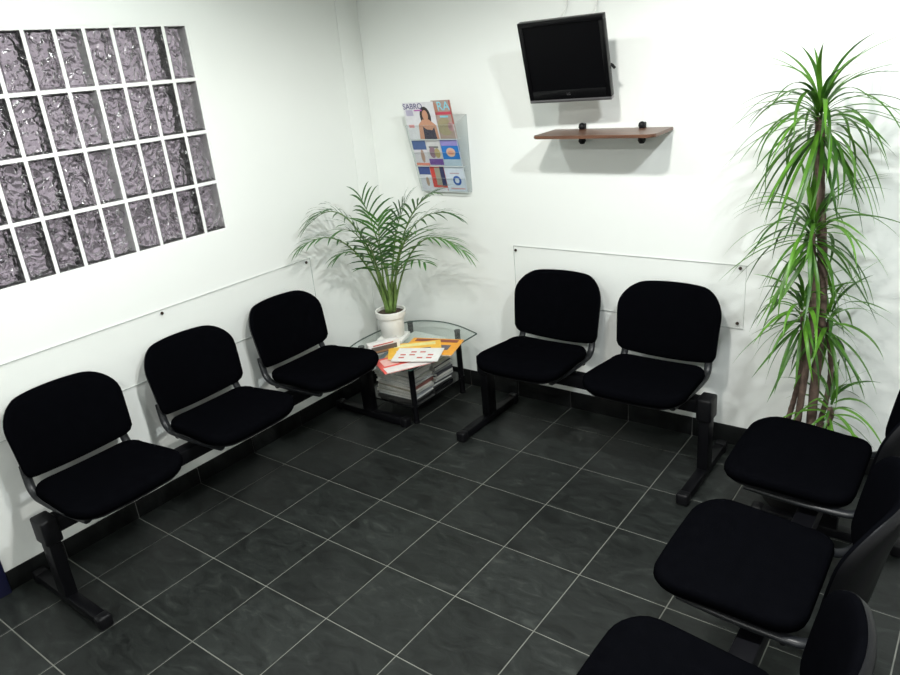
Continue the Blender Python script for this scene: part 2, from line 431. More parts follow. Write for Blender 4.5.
seat_shell_me = mesh_of(bm, 'seat_shell', M['plastic'], True, 50)
# backrest: outline in (across, up)
def back_outline():
    o = rounded_outline([(-0.222, 0.0), (0.222, 0.0), (0.236, 0.296), (-0.236, 0.296)], [0.032, 0.032, 0.105, 0.105], 8)
    o = [tuple(p) for p in resample(o, 96)]
    r = []
    for a, b in o:
        if b < 0.12: b -= 0.028*(1-(a/0.23)**2)*(1-b/0.12)
        if b > 0.22: b += 0.020*(1-(a/0.236)**2)*((b-0.22)/0.076)
        r.append((a, b))
    return r
back_out = back_outline()
TILT = math.radians(12)
def back_def(a, b, h):
    # h: towards the sitter; gentle hollow across, slight lumbar bend
    d = h + 0.070*(a/0.236)**2 + 0.006*math.sin(b/0.33*math.pi)
    x = 0.068 - b*math.sin(TILT) + d*math.cos(TILT)
    z = 0.450 + b*math.cos(TILT) + d*math.sin(TILT)
    return Vector((x, a, z))
bm = bmesh.new()
pad(bm, back_out, [(0, -0.006), (0.95, -0.006), (0.99, -0.001), (1.0, 0.008), (0.992, 0.014), (0.965, 0.018), (0.91, 0.021), (0.8, 0.023), (0.5, 0.024), (0.25, 0.0245), (0, 0.0245)], back_def)
back_me = mesh_of(bm, 'back_pad', M['fabric'], True)
bm = bmesh.new()
pad(bm, back_out, [(0, -0.016), (0.5, -0.016), (0.75, -0.0155), (0.92, -0.014), (0.985, -0.009), (1.008, 0.002), (1.008, 0.006), (0.99, 0.006), (0, -0.004)], back_def)
back_shell_me = mesh_of(bm, 'back_shell', M['plastic'], True, 50)
def frame_me(s):
    bm = bmesh.new()
    pts = smoothpts([(0.47, s*0.165, 0.388), (0.33, s*0.185, 0.392), (0.20, s*0.192, 0.396), (0.155, s*0.193, 0.403), (0.125, s*0.192, 0.428), (0.111, s*0.189, 0.465), (0.096, s*0.184, 0.51)], 26)
    tube(bm, pts, 0.011, 10, 1.0, 1.5)
    return mesh_of(bm, 'side_frame', M['steel'], True, 60)
frame_mes = {s: frame_me(s) for s in (-1, 1)}
bm = bmesh.new()
for s in (-1, 1):
    box(bm, (0.20, s*0.10-0.020, 0.366), (0.45, s*0.10+0.020, 0.392), 0.003)
box(bm, (0.245, -0.12, 0.362), (0.315, 0.12, 0.3685), 0.001)
bracket_me = mesh_of(bm, 'seat_bracket', M['metal'], True, 40)
bm = bmesh.new()
lathe(bm, [(0, 0), (0.010, 0), (0.012, 0.022), (0.008, 0.030), (0, 0.031)], 12)
bolt_me = mesh_of(bm, 'bolt', M['plastic'], True, 40)
BEAM_Z0, BEAM_Z1 = 0.302, 0.362
def leg_me():
    bm = bmesh.new(); box(bm, (0.247, -0.022, 0.044), (0.313, 0.022, BEAM_Z0+0.02), 0.003)
    return mesh_of(bm, 'leg', M['metal'], True, 40)
LEG = leg_me()
bm = bmesh.new(); box(bm, (0.055, -0.022, 0.008), (0.525, 0.022, 0.046), 0.006)
FOOT = mesh_of(bm, 'foot_bar', M['metal'], True, 40)
def cap_mesh(x0, x1):
    bm = bmesh.new(); box(bm, (x0, -0.0255, 0.0), (x1, 0.0255, 0.052), 0.010, segs=3)
    return mesh_of(bm, 'foot_cap', M['plastic'], True, 40)
CAP0, CAP1 = cap_mesh(0.035, 0.075), cap_mesh(0.505, 0.548)
bm = bmesh.new(); box(bm, (0.236, -0.031, BEAM_Z0-0.028), (0.324, 0.031, BEAM_Z1+0.012), 0.009, segs=3)
CLAMP = mesh_of(bm, 'beam_cap', M['plastic'], True, 40)
def bench(loc, rz, seats, posts, label, back_dx=0.0, back_dy=0.0, back_w=1.0, back_h=1.0, back_dz=0.0):
    r = tag(empty('waiting_bench', loc, (0, 0, rz)), label, 'bench')
    y0, y1 = min(posts), max(posts)
    beam = link('beam', box_me('beam', (0.25, y0, BEAM_Z0), (0.31, y1, BEAM_Z1), M['metal'], 0.004), r)
    for p in posts:
        lg = link('leg', LEG, r, (0, p, 0))
        link('foot_bar', FOOT, lg); link('foot_cap', CAP0, lg); link('foot_cap', CAP1, lg); link('beam_cap', CLAMP, lg)
    for s in seats:
        st = link('seat', seat_me, r, (0, s, 0)); link('seat_shell', seat_shell_me, st)
        bk = link('backrest', back_me, r, (back_dx, s+back_dy, 0.45*(1-back_h)+back_dz)); bk.scale = (1, back_w, back_h); link('back_shell', back_shell_me, bk)
        for q in (-1, 1): link('side_frame', frame_mes[q], r, (back_dx*0.6, s, 0))
        br = link('seat_bracket', bracket_me, r, (0, s, 0))
        for q in (-1, 1): link('bolt', bolt_me, br, (0.205, q*0.188, 0.404), (math.radians(180), 0, 0))
    return r
bench((X0+0.002, 0, 0), 0, (-0.852, -0.292, 0.254), (-1.085, 0.578), 'three-seat black beam bench against the wall under the glass block window', 0.016, 0.010, 0.957, 0.92, 0.010)
bench((1.56, YB-0.035, 0), -math.pi/2, (-0.270, 0.278), (-0.585, 0.52), 'two-seat black beam bench against the wall below the television')
bench((2.875, -0.205, 0), math.pi, (-0.608, -0.015, 0.555), (-0.86, 0.86), 'three-seat black beam bench standing in front of the tall dracaena')

# ------------------------------------------------------------------ clear wall guards
bm = bmesh.new(); lathe(bm, [(0, 0.008), (0.004, 0.0075), (0.007, 0.004), (0.007, 0), (0, 0)], 12)
screw_me = mesh_of(bm, 'screw', M['screw'], True, 40)
def guard(name, lo, hi, axis, label, screws):
    bm = bmesh.new(); box(bm, lo, hi)
    for f in bm.faces:
        f.material_index = 0 if abs(f.normal[axis]) > 0.5 else 1
    o = tag(link(name, mesh_of(bm, name, [M['acrylic'], M['edge']])), label, 'wall guard')
    rot = (0, math.radians(90), 0) if axis == 0 else (math.radians(90), 0, 0)
    for p in screws: link('screw', screw_me, o, p, rot)
guard('wall_guard_panel', (X0+0.001, -1.15, 0.585), (X0+0.006, 0.565, 0.864), 0, 'clear acrylic guard strip screwed to the wall under the glass blocks',
      [(X0+0.006, y, z) for y in (-0.307, 0.535) for z in (0.848, 0.60)])
guard('wall_guard_panel', (0.979, YB-0.006, 0.568), (2.122, YB-0.001, 0.850), 1, 'clear acrylic guard strip screwed to the wall behind the two-seat bench',
      [(x, YB-0.006, z) for x, z in ((0.992, 0.828), (0.992, 0.59), (2.098, 0.838), (2.098, 0.592))])

# ------------------------------------------------------------------ corner table
TZ = 0.385
tb = tag(empty('side_table', (0.5, 0.8, 0)), 'two-tier side table with clear glass top and black legs in the corner', 'table')
def tp(p): return (p[0]-0.5, p[1]-0.8, p[2])
def outline_slab(name, pts, z0, z1, mats, parent, bev=0):
    bm = bmesh.new(); n = len(pts)
    A = [bm.verts.new(tp((x, y, z0))) for x, y in pts]; B = [bm.verts.new(tp((x, y, z1))) for x, y in pts]
    bm.faces.new(A[::-1]); bm.faces.new(B)
    for i in range(n):
        f = bm.faces.new((A[i], A[(i+1) % n], B[(i+1) % n], B[i])); f.material_index = min(1, len(mats)-1)
    return link(name, mesh_of(bm, name, mats), parent)
top_o = [(0.775, 0.50), (0.79, 0.75), (0.79, 1.035)] + [(p.x, p.y) for p in smoothpts([(0.79, 1.035, 0), (0.62, 1.095, 0), (0.47, 1.105, 0), (0.33, 1.05, 0), (0.265, 0.93, 0), (0.25, 0.75, 0), (0.27, 0.60, 0), (0.33, 0.50, 0)], 28)][1:] + [(0.40, 0.475), (0.74, 0.475)]
outline_slab('glass_top', top_o, TZ-0.008, TZ, [M['glass'], M['gedge']], tb)
low_o = rounded_outline([(0.29, 0.615), (0.665, 0.615), (0.668, 1.078), (0.29, 1.078)], [0.04]*4, 6)
outline_slab('lower_shelf', low_o, 0.094, 0.102, [M['blackglass']], tb)
for lx, ly in ((0.645, 0.638), (0.648, 1.047), (0.31, 0.638), (0.31, 1.047)):
    bm = bmesh.new(); lathe(bm, [(0, 0), (0.018, 0), (0.018, 0.01), (0.0155, 0.012), (0.0155, TZ-0.022), (0, TZ-0.022)], 16)
    lg = link('leg', mesh_of(bm, 'table_leg', M['metal'], True, 40), tb, tp((lx, ly, 0)))
    bm = bmesh.new(); lathe(bm, [(0, 0), (0.015, 0), (0.017, 0.003), (0.017, 0.0135), (0, 0.0135)], 16)
    link('leg_cap', mesh_of(bm, 'leg_cap', M['steel'], True, 40), lg, (0, 0, TZ-0.022))

# magazines
def magazine(loc, rz, sx, sy, t, cover, label, group=None, prints=(), tilt=0.0, name='magazine'):
    r = tag(empty(name, loc, (tilt, 0, rz)), label, 'magazine', group)
    link('pages', box_me('pages', (-sx/2+0.001, -sy/2+0.001, 0.0006), (sx/2-0.002, sy/2-0.001, t-0.0006), M['paper']), r)
    bm = bmesh.new(); box(bm, (-sx/2, -sy/2, 0), (sx/2, sy/2, 0.0006)); box(bm, (-sx/2, -sy/2, t-0.0006), (sx/2, sy/2, t)); box(bm, (-sx/2-0.0006, -sy/2, 0), (-sx/2, sy/2, t))
    cv = link('cover', mesh_of(bm, 'cover', cover), r)
    for (x0, x1, y0, y1, c) in prints:
        bm = bmesh.new(); box(bm, (x0*sx-sx/2, y0*sy-sy/2, t), (x1*sx-sx/2, y1*sy-sy/2, t+0.0004))
        link('print', mesh_of(bm, 'print', ink(c)), cv)
    return r
palette = [(0.7, 0.7, 0.68), (0.65, 0.66, 0.66), (0.55, 0.55, 0.52), (0.35, 0.36, 0.36), (0.6, 0.6, 0.56), (0.12, 0.13, 0.14), (0.5, 0.48, 0.38), (0.62, 0.62, 0.6), (0.3, 0.12, 0.1), (0.45, 0.47, 0.5), (0.07, 0.07, 0.08), (0.58, 0.55, 0.45)]
rnd = random.Random(3)
ORD = 'lowest second third fourth fifth sixth seventh eighth ninth tenth eleventh twelfth thirteenth fourteenth fifteenth sixteenth'.split()
def pile(cx, cy, ztop, n, label, group, sx, sy, rz0):
    z = 0.1022; th = [rnd.uniform(0.6, 1.4) for _ in range(n)]; k = (ztop-0.1022)/sum(th)
    for i in range(n):
        t = th[i]*k
        magazine((cx+rnd.uniform(-.012, .012), cy+rnd.uniform(-.006, .006), z), rz0+rnd.uniform(-.07, .07)+(math.pi if i % 3 else 0), sx*rnd.uniform(.92, 1), sy*rnd.uniform(.94, 1), t-0.0004, ink(palette[rnd.randrange(len(palette))]), label % ('topmost' if i == n-1 else ORD[i]+(' from the bottom' if i else '')), group)
        z += t
pile(0.480, 0.757, 0.345, 17, 'magazine %s in the taller pile on the black lower shelf', 'magazines in the taller pile', 0.255, 0.175, 0.0)
pile(0.485, 0.945, 0.335, 15, 'magazine %s in the shorter pile on the black lower shelf', 'magazines in the shorter pile', 0.255, 0.158, 0.0)
zt = TZ+0.0003
def quadmag(px, sx, sy, z, t, cover, label, prints=(), rz=None):
    c = onz(px[0], px[1], z)
    return magazine((c.x, c.y, z), rz, sx, sy, t, cover, label, None, prints)
quadmag((404, 358), 0.25, 0.19, zt, 0.004, ink((0.10, 0.16, 0.18)), 'dark teal magazine lowest of the fan on the glass table top', [(0.05, 0.4, 0.1, 0.9, (0.05, 0.3, 0.5)), (0.5, 0.9, 0.2, 0.6, (0.6, 0.35, 0.1))], rz=math.radians(200))
quadmag((404, 362), 0.26, 0.19, zt+0.0045, 0.004, ink((0.75, 0.10, 0.08)), 'red and white magazine under the white booklet', [(0.05, 0.95, 0.0, 0.35, (0.78, 0.72, 0.7)), (0.1, 0.4, 0.45, 0.9, (0.85, 0.5, 0.45))], rz=math.radians(60))
quadmag((432, 347), 0.28, 0.21, zt+0.009, 0.005, ink((0.85, 0.36, 0.02)), 'orange magazine with a dark photo strip on the glass table top', [(0.08, 0.92, 0.78, 0.95, (0.25, 0.05, 0.02)), (0.1, 0.45, 0.2, 0.6, (0.75, 0.7, 0.6)), (0.5, 0.85, 0.3, 0.6, (0.12, 0.10, 0.12))], rz=math.radians(18))
quadmag((415, 350), 0.27, 0.20, zt+0.0145, 0.004, ink((0.88, 0.50, 0.05)), 'yellow-orange magazine lying beside the flower pot saucer', [(0.1, 0.9, 0.72, 0.92, (0.85, 0.75, 0.3)), (0.5, 0.8, 0.2, 0.55, (0.08, 0.07, 0.08)), (0.15, 0.4, 0.1, 0.5, (0.8, 0.78, 0.7))], rz=math.radians(40))
quadmag((418, 355), 0.235, 0.165, zt+0.019, 0.004, ink((0.80, 0.79, 0.77)), 'white booklet with red print on top of the magazine fan', [(0.12+0.2*i, 0.12+0.2*i+0.12, y, y+0.09, (0.55, 0.10, 0.08)) for i in range(4) for y in (0.2, 0.42, 0.64) if (i+int(y*10)) % 3], rz=math.radians(25))
c = onz(384, 352, zt)
bk = tag(empty('boxed_book', (c.x, c.y, zt), (0, 0, math.radians(62))), 'white-framed thick book with dark cover picture beside the flower pot', 'book')
link('cover', box_me('book', (-0.085, -0.02, 0), (0.085, 0.02, 0.062), ink((0.72, 0.70, 0.68)), 0.002), bk)
for n_, lo, hi, cc in (('cover_picture', (-0.07, -0.0212, 0.006), (0.068, -0.0202, 0.044), (0.10, 0.085, 0.075)), ('title_strip', (-0.06, -0.0212, 0.049), (0.05, -0.0202, 0.055), (0.5, 0.12, 0.1)), ('cover_picture', (-0.06, -0.0216, 0.012), (0.04, -0.0212, 0.022), (0.3, 0.16, 0.08))):
    link(n_, box_me(n_, lo, hi, ink(cc)), bk)

# ------------------------------------------------------------------ palm in white pot on the table
PX, PY = 0.425, 0.775
sa = tag(link('saucer', box_me('saucer', (-0.072, -0.072, 0), (0.072, 0.072, 0.022), M['whiteplastic'], 0.006), None, (PX, PY, TZ), (0, 0, math.radians(20))), 'square white saucer under the palm pot', 'saucer')
pot = tag(empty('potted_palm', (PX, PY, TZ+0.022)), 'feathery green areca palm in a white pot on the glass table', 'potted plant')
bm = bmesh.new()
lathe(bm, [(0, 0), (0.056, 0), (0.060, 0.004), (0.070, 0.112), (0.079, 0.114), (0.081, 0.118), (0.082, 0.146), (0.079, 0.149), (0.073, 0.147), (0.072, 0.13), (0, 0.13)], 40)
link('pot', mesh_of(bm, 'pot', M['whiteplastic'], True, 40), pot)
bm = bmesh.new(); lathe(bm, [(0, 0.137), (0.04, 0.136), (0.072, 0.132), (0.072, 0.128), (0, 0.128)], 24)
link('soil', mesh_of(bm, 'soil', M['soil'], True), pot)
def frond(tip, base, arch, nleaf, llen, seed, name='frond', start=0.38, droop=0.95):
    """rachis from base to tip (local), arching upwards, with two rows of narrow leaflets."""
    rg = random.Random(seed); base = Vector(base); tip = Vector(tip)
    mid = base.lerp(tip, 0.5); mid.z += arch*1.0
    mid.x = base.x+(tip.x-base.x)*0.36; mid.y = base.y+(tip.y-base.y)*0.36
    bm = bmesh.new(); P = []
    for i in range(25):
        t = i/24; P.append(base*(1-t)**2+mid*2*t*(1-t)+tip*t*t)
    tube(bm, P, [0.0055*(1-i/24)**0.8+0.0008 for i in range(25)], 5, mi=1)
    for i in range(nleaf):
        t = start+(1-start)*i/(nleaf-1)
        k = min(23, int(t*24)); f = t*24-k; p = P[k].lerp(P[k+1], f); tg = (P[k+1]-P[k]).normalized()
        side = tg.cross(Vector((0, 0, 1)))
        if side.length < 0.05: side = Vector((1, 0, 0))
        side.normalize(); upv = side.cross(tg).normalized()
        q = (t-start)/(1-start)
        L = 1.15*llen*(0.55+0.45*math.sin(math.pi*min(1, q*0.8+0.18)))*rg.uniform(.85, 1.1)
        for s in (-1, 1):
            a = math.radians(58-30*q+rg.uniform(-6, 6))
            d = (tg*math.cos(a)+side*(s*math.sin(a))+upv*0.30).normalized()
            wd = d.cross(upv).normalized(); wmax = 0.0062*rg.uniform(.8, 1.15)
            pts = []; cur = p.copy(); dd = d.copy(); n = 5
            for j in range(n+1):
                u = j/n; wv = wmax*(math.sin(math.pi*min(1, u*0.85+0.15))**0.7)*(1 if j < n else 0.06)
                pts.append((cur.copy(), wv)); dd = (dd+Vector((0, 0, -droop*rg.uniform(.7, 1.2)/n))).normalized(); cur = cur+dd*(L/n)
            va = [(bm.verts.new(c+wd*w_), bm.verts.new(c-wd*w_)) for c, w_ in pts]
            for A, B in zip(va, va[1:]): bm.faces.new((A[0], A[1], B[1], B[0]))
    me = bpy.data.meshes.new('frond'); bm.to_mesh(me); bm.free()
    me.materials.append(M['pleaf']); me.materials.append(M['stem'])
    for p_ in me.polygons: p_.use_smooth = True
    o = link(name, me, pot); return o
def L_(p): return Vector(p)-Vector((PX, PY, TZ+0.022))
fr = [  # tip (world), arch, leaflets, leaflet length
    (onx(312, 222, 0.22), 0.46, 12, 0.20), (onx(303, 246, 0.24), 0.34, 10, 0.17), (onx(340, 255, 0.32), 0.24, 9, 0.15),
    (onx(362, 200, 0.33), 0.15, 10, 0.20), (onx(378, 222, 0.50), 0.12, 9, 0.17), (ony(404, 208, 0.82), 0.16, 12, 0.21),
    (ony(430, 196, 0.86), 0.24, 13, 0.21), (ony(450, 214, 0.95), 0.34, 11, 0.18), (ony(462, 250, 0.92), 0.40, 11, 0.17),
    (ony(424, 262, 0.70), 0.20, 8, 0.13), (onx(345, 230, 0.35), 0.24, 10, 0.18),
    (ony(415, 232, 0.66), 0.18, 10, 0.18), (onx(365, 238, 0.62), 0.16, 8, 0.16)]
for i, (tip, arch, nl, ll) in enumerate(fr):
    a = i*2.4; b = (0.022*math.cos(a), 0.022*math.sin(a), 0.13)
    frond(L_(tip), b, arch, nl, ll, 100+i)
for i in range(5):
    a = i*1.3+0.4; bm = bmesh.new()
    p0 = Vector((0.018*math.cos(a), 0.018*math.sin(a), 0.125)); p1 = p0+Vector((0.03*math.cos(a), 0.03*math.sin(a), 0.16+0.03*i))
    tube(bm, smoothpts([p0, p0.lerp(p1, .5)+Vector((.004, 0, 0)), p1], 6), [0.010, 0.010, 0.009, 0.009, 0.008, 0.007, 0.005], 8)
    link('stem', mesh_of(bm, 'stem', M['stem'], True), pot)

# ------------------------------------------------------------------ dracaena
DX, DY = 2.43, 0.83
dr = tag(empty('dracaena_plant', (DX, DY, 0)), 'tall dracaena with tiers of drooping strap leaves beside the two-seat bench', 'potted plant')
bm = bmesh.new()
lathe(bm, [(0, 0), (0.10, 0), (0.105, 0.005), (0.132, 0.235), (0.140, 0.24), (0.140, 0.268), (0.130, 0.27), (0.128, 0.25), (0, 0.25)], 36)
link('pot', mesh_of(bm, 'pot', M['potdark'], True, 40), dr)
bm = bmesh.new(); lathe(bm, [(0, 0.262), (0.08, 0.258), (0.128, 0.252), (0.128, 0.248), (0, 0.248)], 24)
link('soil', mesh_of(bm, 'soil', M['soil'], True), dr)
def leaf_mesh(e0, curl, L, W, seed):
    rg = random.Random(seed); bm = bmesh.new(); n = 11; th = e0; x = z = y = 0.0; prev = None
    yaw = rg.uniform(-.25, .25)
    for i in range(n+1):
        u = i/n
        wv = W*(0.55+0.45*min(1, u*4))*(1-u**2.6)+0.0004
        nx, nz = -math.sin(th), math.cos(th)
        vl = bm.verts.new((x+nx*wv*0.35, y+wv, z+nz*wv*0.35)); vc = bm.verts.new((x, y, z)); vr = bm.verts.new((x+nx*wv*0.35, y-wv, z+nz*wv*0.35))
        if prev:
            bm.faces.new((prev[0], prev[1], vc, vl)); bm.faces.new((prev[1], prev[2], vr, vc))
        prev = (vl, vc, vr)
        s = L/n; x += math.cos(th)*s; z += math.sin(th)*s; y += yaw*s*u
        th -= curl*(1.7-1.4*u)/n
        th = max(th, math.radians(-84))
    me = bpy.data.meshes.new('leaf'); bm.to_mesh(me); bm.free(); me.materials.append(M['dleaf'])
    for p in me.polygons: p.use_smooth = True
    return me
leafv = {}
for k, (e0, curl) in enumerate([(78, 60), (64, 78), (52, 85), (40, 85), (28, 80), (16, 74), (4, 66), (-9, 56), (-22, 44), (-34, 36), (-45, 28)]):
    for v in range(3):
        leafv[(k, v)] = leaf_mesh(math.radians(e0), math.radians(curl)*(0.75+0.25*v), 1.0, 0.020, k*10+v)
rl = random.Random(21)
def crown(cane, top, n, length, spread=1.0, kmin=0, front=None):
    for i in range(n):
        f = i/n
        k = min(10, max(kmin, int(f*11+rl.uniform(-1, 1)))); 
        az = i*2.39996+rl.uniform(-.3, .3)
        L = length*rl.uniform(0.75, 1.12)*(1.0 if f > 0.2 else 0.9)
        # keep leaves off the wall behind
        p = Vector(top)+Vector((0.012*math.cos(az), 0.012*math.sin(az), 0.05-0.13*f))
        me = leafv[(k, rl.randrange(3))]
        mx = max(v.co.x for v in me.vertices)+0.10
        room = YB-0.03-DY-p.y
        if math.sin(az)*L*mx > room: L = max(0.14, room/(math.sin(az)*mx))
        if math.sin(az)*L*mx > room: continue
        if front is not None and -math.sin(az)*L*mx > front+p.y:
            L = (front+p.y)/(-math.sin(az)*mx)
            if L < 0.12: continue
        o = link('leaf', me, cane, p, (rl.uniform(-.2, .2), 0, az))
        o.scale = (L, L*rl.uniform(.8, 1.1)*0.40/max(L, .2), L)
def cane(pts, r0, r1):
    P = smoothpts(pts, 40); bm = bmesh.new()
    tube(bm, P, [(r0+(r1-r0)*i/40)*(1.07 if i % 2 else 0.96) for i in range(41)], 12)
    return link('cane', mesh_of(bm, 'cane', M['bark'], True), dr)
def D(p): return Vector(p)-Vector((DX, DY, 0))
t1 = D(ony(820, 117, DY)); c1 = cane([(0.045, 0.01, 0.25), D(ony(822, 300, DY)), D(ony(820, 190, DY)), t1], 0.017, 0.015)
crown(c1, t1, 100, 0.35)
t2 = D(ony(812, 232, DY-0.04)); c2 = cane([(0.0, -0.03, 0.25), D(ony(812, 320, DY-0.04)), t2], 0.013, 0.011)
crown(c2, t2, 76, 0.31)
t3 = D(ony(803, 312, DY-0.03)); c3 = cane([(-0.05, 0.0, 0.25), D(ony(801, 370, DY-0.03)), t3], 0.010, 0.009)
crown(c3, t3, 50, 0.26)
t4 = D(ony(828, 322, DY+0.03)); c4 = cane([(0.06, 0.02, 0.25), D(ony(830, 380, DY+0.03)), t4], 0.010, 0.009)
crown(c4, t4, 30, 0.26)
t5 = D(ony(830, 408, DY-0.02)); c5 = cane([(0.04, -0.03, 0.25), D(ony(829, 420, DY-0.02)), t5], 0.011, 0.010)
crown(c5, t5, 34, 0.25, front=DY-0.695)

# ------------------------------------------------------------------ television on wall arm
TW = 0.3702; TH = 0.3325
TC = Vector((1.419, 0.930, 1.709))
tv = tag(empty('television', TC, (math.radians(15.8), 0, math.radians(3.7))), 'small flat black television tilted down on a wall arm above the shelf', 'television')
h, wd = TH/2, TW/2
bm = bmesh.new()
bz = 0.020; lowb = 0.052
for lo, hi in (((-wd, -0.002, h-bz), (wd, 0.03, h)), ((-wd, -0.002, -h+0.012), (-wd+bz, 0.03, h-bz)), ((wd-bz, -0.002, -h+0.012), (wd, 0.03, h-bz)), ((-wd+bz, -0.002, -h+0.012), (wd-bz, 0.03, -h+lowb))):
    box(bm, lo, hi, 0.002)
link('bezel', mesh_of(bm, 'bezel', M['tvblack'], True, 40), tv)
link('screen', box_me('screen', (-wd+bz-0.002, 0.004, -h+lowb-0.002), (wd-bz+0.002, 0.02, h-bz+0.002), M['screen']), tv)
link('silver_strip', box_me('silver_strip', (-wd, -0.003, -h), (wd, 0.028, -h+0.0125), M['silver'], 0.002), tv)
bm = bmesh.new(); box(bm, (-wd+0.03, 0.026, -h+0.05), (wd-0.03, 0.052, h-0.03), 0.010)
link('back_housing', mesh_of(bm, 'back_housing', M['plastic'], True, 40), tv)
link('logo', text_me('LG', 0.014, M['silver']), tv, (0.0, -0.0026, -h+0.034), (math.radians(90), 0, 0))
inv = Matrix.Translation(TC) @ Euler((math.radians(15.8), 0, math.radians(3.7))).to_matrix().to_4x4()
inv = inv.inverted()
bm = bmesh.new()
a = inv @ Vector((1.44, YB-0.012, 1.71)); b = inv @ Vector((1.47, 1.06, 1.71)); c = Vector((0.0, 0.05, 0.0))
tube(bm, [a, b], 0.013, 10); tube(bm, [b, c], 0.013, 10); 
link('wall_arm', mesh_of(bm, 'wall_arm', M['silver'], True, 40), tv)
bm = bmesh.new()
vs = box(bm, (1.40, YB-0.014, 1.65), (1.48, YB-0.0005, 1.77), 0.003)
for v in bm.verts: v.co = inv @ v.co
link('wall_plate', mesh_of(bm, 'wall_plate', M['silver'], True, 40), tv)
bm = bmesh.new()
tube(bm, [inv @ p for p in smoothpts([ony(598, 64, 0.99), ony(610, 64, 1.0), ony(615, 68, 1.01)], 10)], 0.006, 8)
link('arm_knob', mesh_of(bm, 'arm_knob', M['plastic'], True, 40), tv)
for q in (1.33, 1.47):
    bm = bmesh.new(); tube(bm, [inv @ p for p in smoothpts([(1.41, 0.985, 1.75), (q, 1.06, 1.86), (q, YB-0.004, 2.0), (q, YB-0.004, ZC-0.002)], 24)], 0.003, 6)
    link('cable', mesh_of(bm, 'cable', M['cable'], True), tv)

# ------------------------------------------------------------------ wooden wall shelf
sh = tag(empty('wall_shelf', (1.525, YB, 1.405)), 'small reddish-brown wooden wall shelf below the television', 'shelf')
o = rounded_outline([(-0.282, -0.004), (0.272, -0.004), (0.288, -0.25), (-0.262, -0.25)], [0.003, 0.003, 0.028, 0.028], 6)
bm = bmesh.new(); A = [bm.verts.new((x, y, 0)) for x, y in o]; B = [bm.verts.new((x, y, 0.013)) for x, y in o]
bm.faces.new(A[::-1]); bm.faces.new(B)
for i in range(len(o)): bm.faces.new((A[i], A[(i+1) % len(o)], B[(i+1) % len(o)], B[i]))
bmesh.ops.bevel(bm, geom=[e for e in bm.edges if abs(e.verts[0].co.z-e.verts[1].co.z) < 1e-6], offset=0.003, segments=2, affect='EDGES')
link('board', mesh_of(bm, 'board', M['wood'], True, 30), sh)
for hx in (-0.135, 0.145):
    bm = bmesh.new()
    lathe(bm, [(0, -0.006), (0.011, -0.003), (0.015, 0.006), (0.013, 0.018), (0.006, 0.024), (0, 0.025)], 16, center=(0, 0, 0.016))
    lathe(bm, [(0, -0.052), (0.010, -0.050), (0.017, -0.038), (0.014, -0.022), (0.014, 0.0), (0, 0.0)], 16)
    box(bm, (-0.010, 0.0, -0.024), (0.010, 0.026, 0.036), 0.003)
    link('shelf_clamp', mesh_of(bm, 'shelf_clamp', M['plastic'], True, 40), sh, (hx, -0.0275, 0))

# ------------------------------------------------------------------ leaflet rack on the back wall
RX0, RX1, RZ0, RZ1 = 0.440, 0.745, 1.118, 1.500
rk = tag(empty('leaflet_rack', ((RX0+RX1)/2, YB, RZ0)), 'clear acrylic three-tier leaflet rack on the wall beside the palm', 'rack')
hw = (RX1-RX0)/2; RH = RZ1-RZ0
def acr(name, lo, hi):
    bm = bmesh.new(); box(bm, lo, hi)
    d = [hi[i]-lo[i] for i in range(3)]; ax = d.index(min(d))
    for f in bm.faces: f.material_index = 0 if abs(f.normal[ax]) > 0.5 else 1
    return link(name, mesh_of(bm, name, [M['rackac'], M['rackedge']]), rk)
M['rackac'] = clear_mat('leaflet_rack_acrylic', (0.965, 0.975, 0.975), 1.0)
M['rackedge'] = plain('leaflet_rack_edge', (0.55, 0.58, 0.58), 0.25, vary=0.05)
acr('back_sheet', (-hw, -0.004, 0), (hw, -0.001, RH))
tiers = [(0.0, 0.034), (0.135, 0.064), (0.272, 0.095)]     # z of the pocket floor, depth of the pocket front
for zf, dp in tiers:
    acr('pocket_floor', (-hw, -dp, zf), (hw, -dp+0.026, zf+0.003))
    q = acr('pocket_front', (-hw, -0.003, 0), (hw, 0, 0.075)); q.location = (0, -dp, zf); q.rotation_euler = (math.radians(12), 0, 0)
for s in (-1, 1):
    bm = bmesh.new(); x = s*hw; pr = [(-0.002, 0), (-0.036, 0), (-0.099, 0.272), (-0.115, 0.345), (-0.002, RH)]
    A = [bm.verts.new((x-0.0015, y, z)) for y, z in pr]; B = [bm.verts.new((x+0.0015, y, z)) for y, z in pr]
    bm.faces.new(A[::-1]); bm.faces.new(B)
    for i in range(5):
        f = bm.faces.new((A[i], A[(i+1) % 5], B[(i+1) % 5], B[i])); f.material_index = 1
    link('side_sheet', mesh_of(bm, 'side_sheet', [M['rackac'], M['rackedge']]), rk)
RB = Vector(((RX0+RX1)/2, YB, RZ0))
def flat(bm_pts, y, mat, parent, name='print'):
    bm = bmesh.new(); A = [bm.verts.new((x, y, z)) for x, z in bm_pts]; B = [bm.verts.new((x, y+0.0004, z)) for x, z in bm_pts]
    bm.faces.new(A); bm.faces.new(B[::-1]); n = len(A)
    for i in range(n): bm.faces.new((A[i], B[i], B[(i+1) % n], A[(i+1) % n]))
    return link(name, mesh_of(bm, name, mat), parent)
def ell(cx, cz, rx, rz, n=20): return [(cx+rx*math.cos(2*math.pi*i/n), cz+rz*math.sin(2*math.pi*i/n)) for i in range(n)]
def rect(x0, x1, z0, z1): return [(x0, z0), (x1, z0), (x1, z1), (x0, z1)]
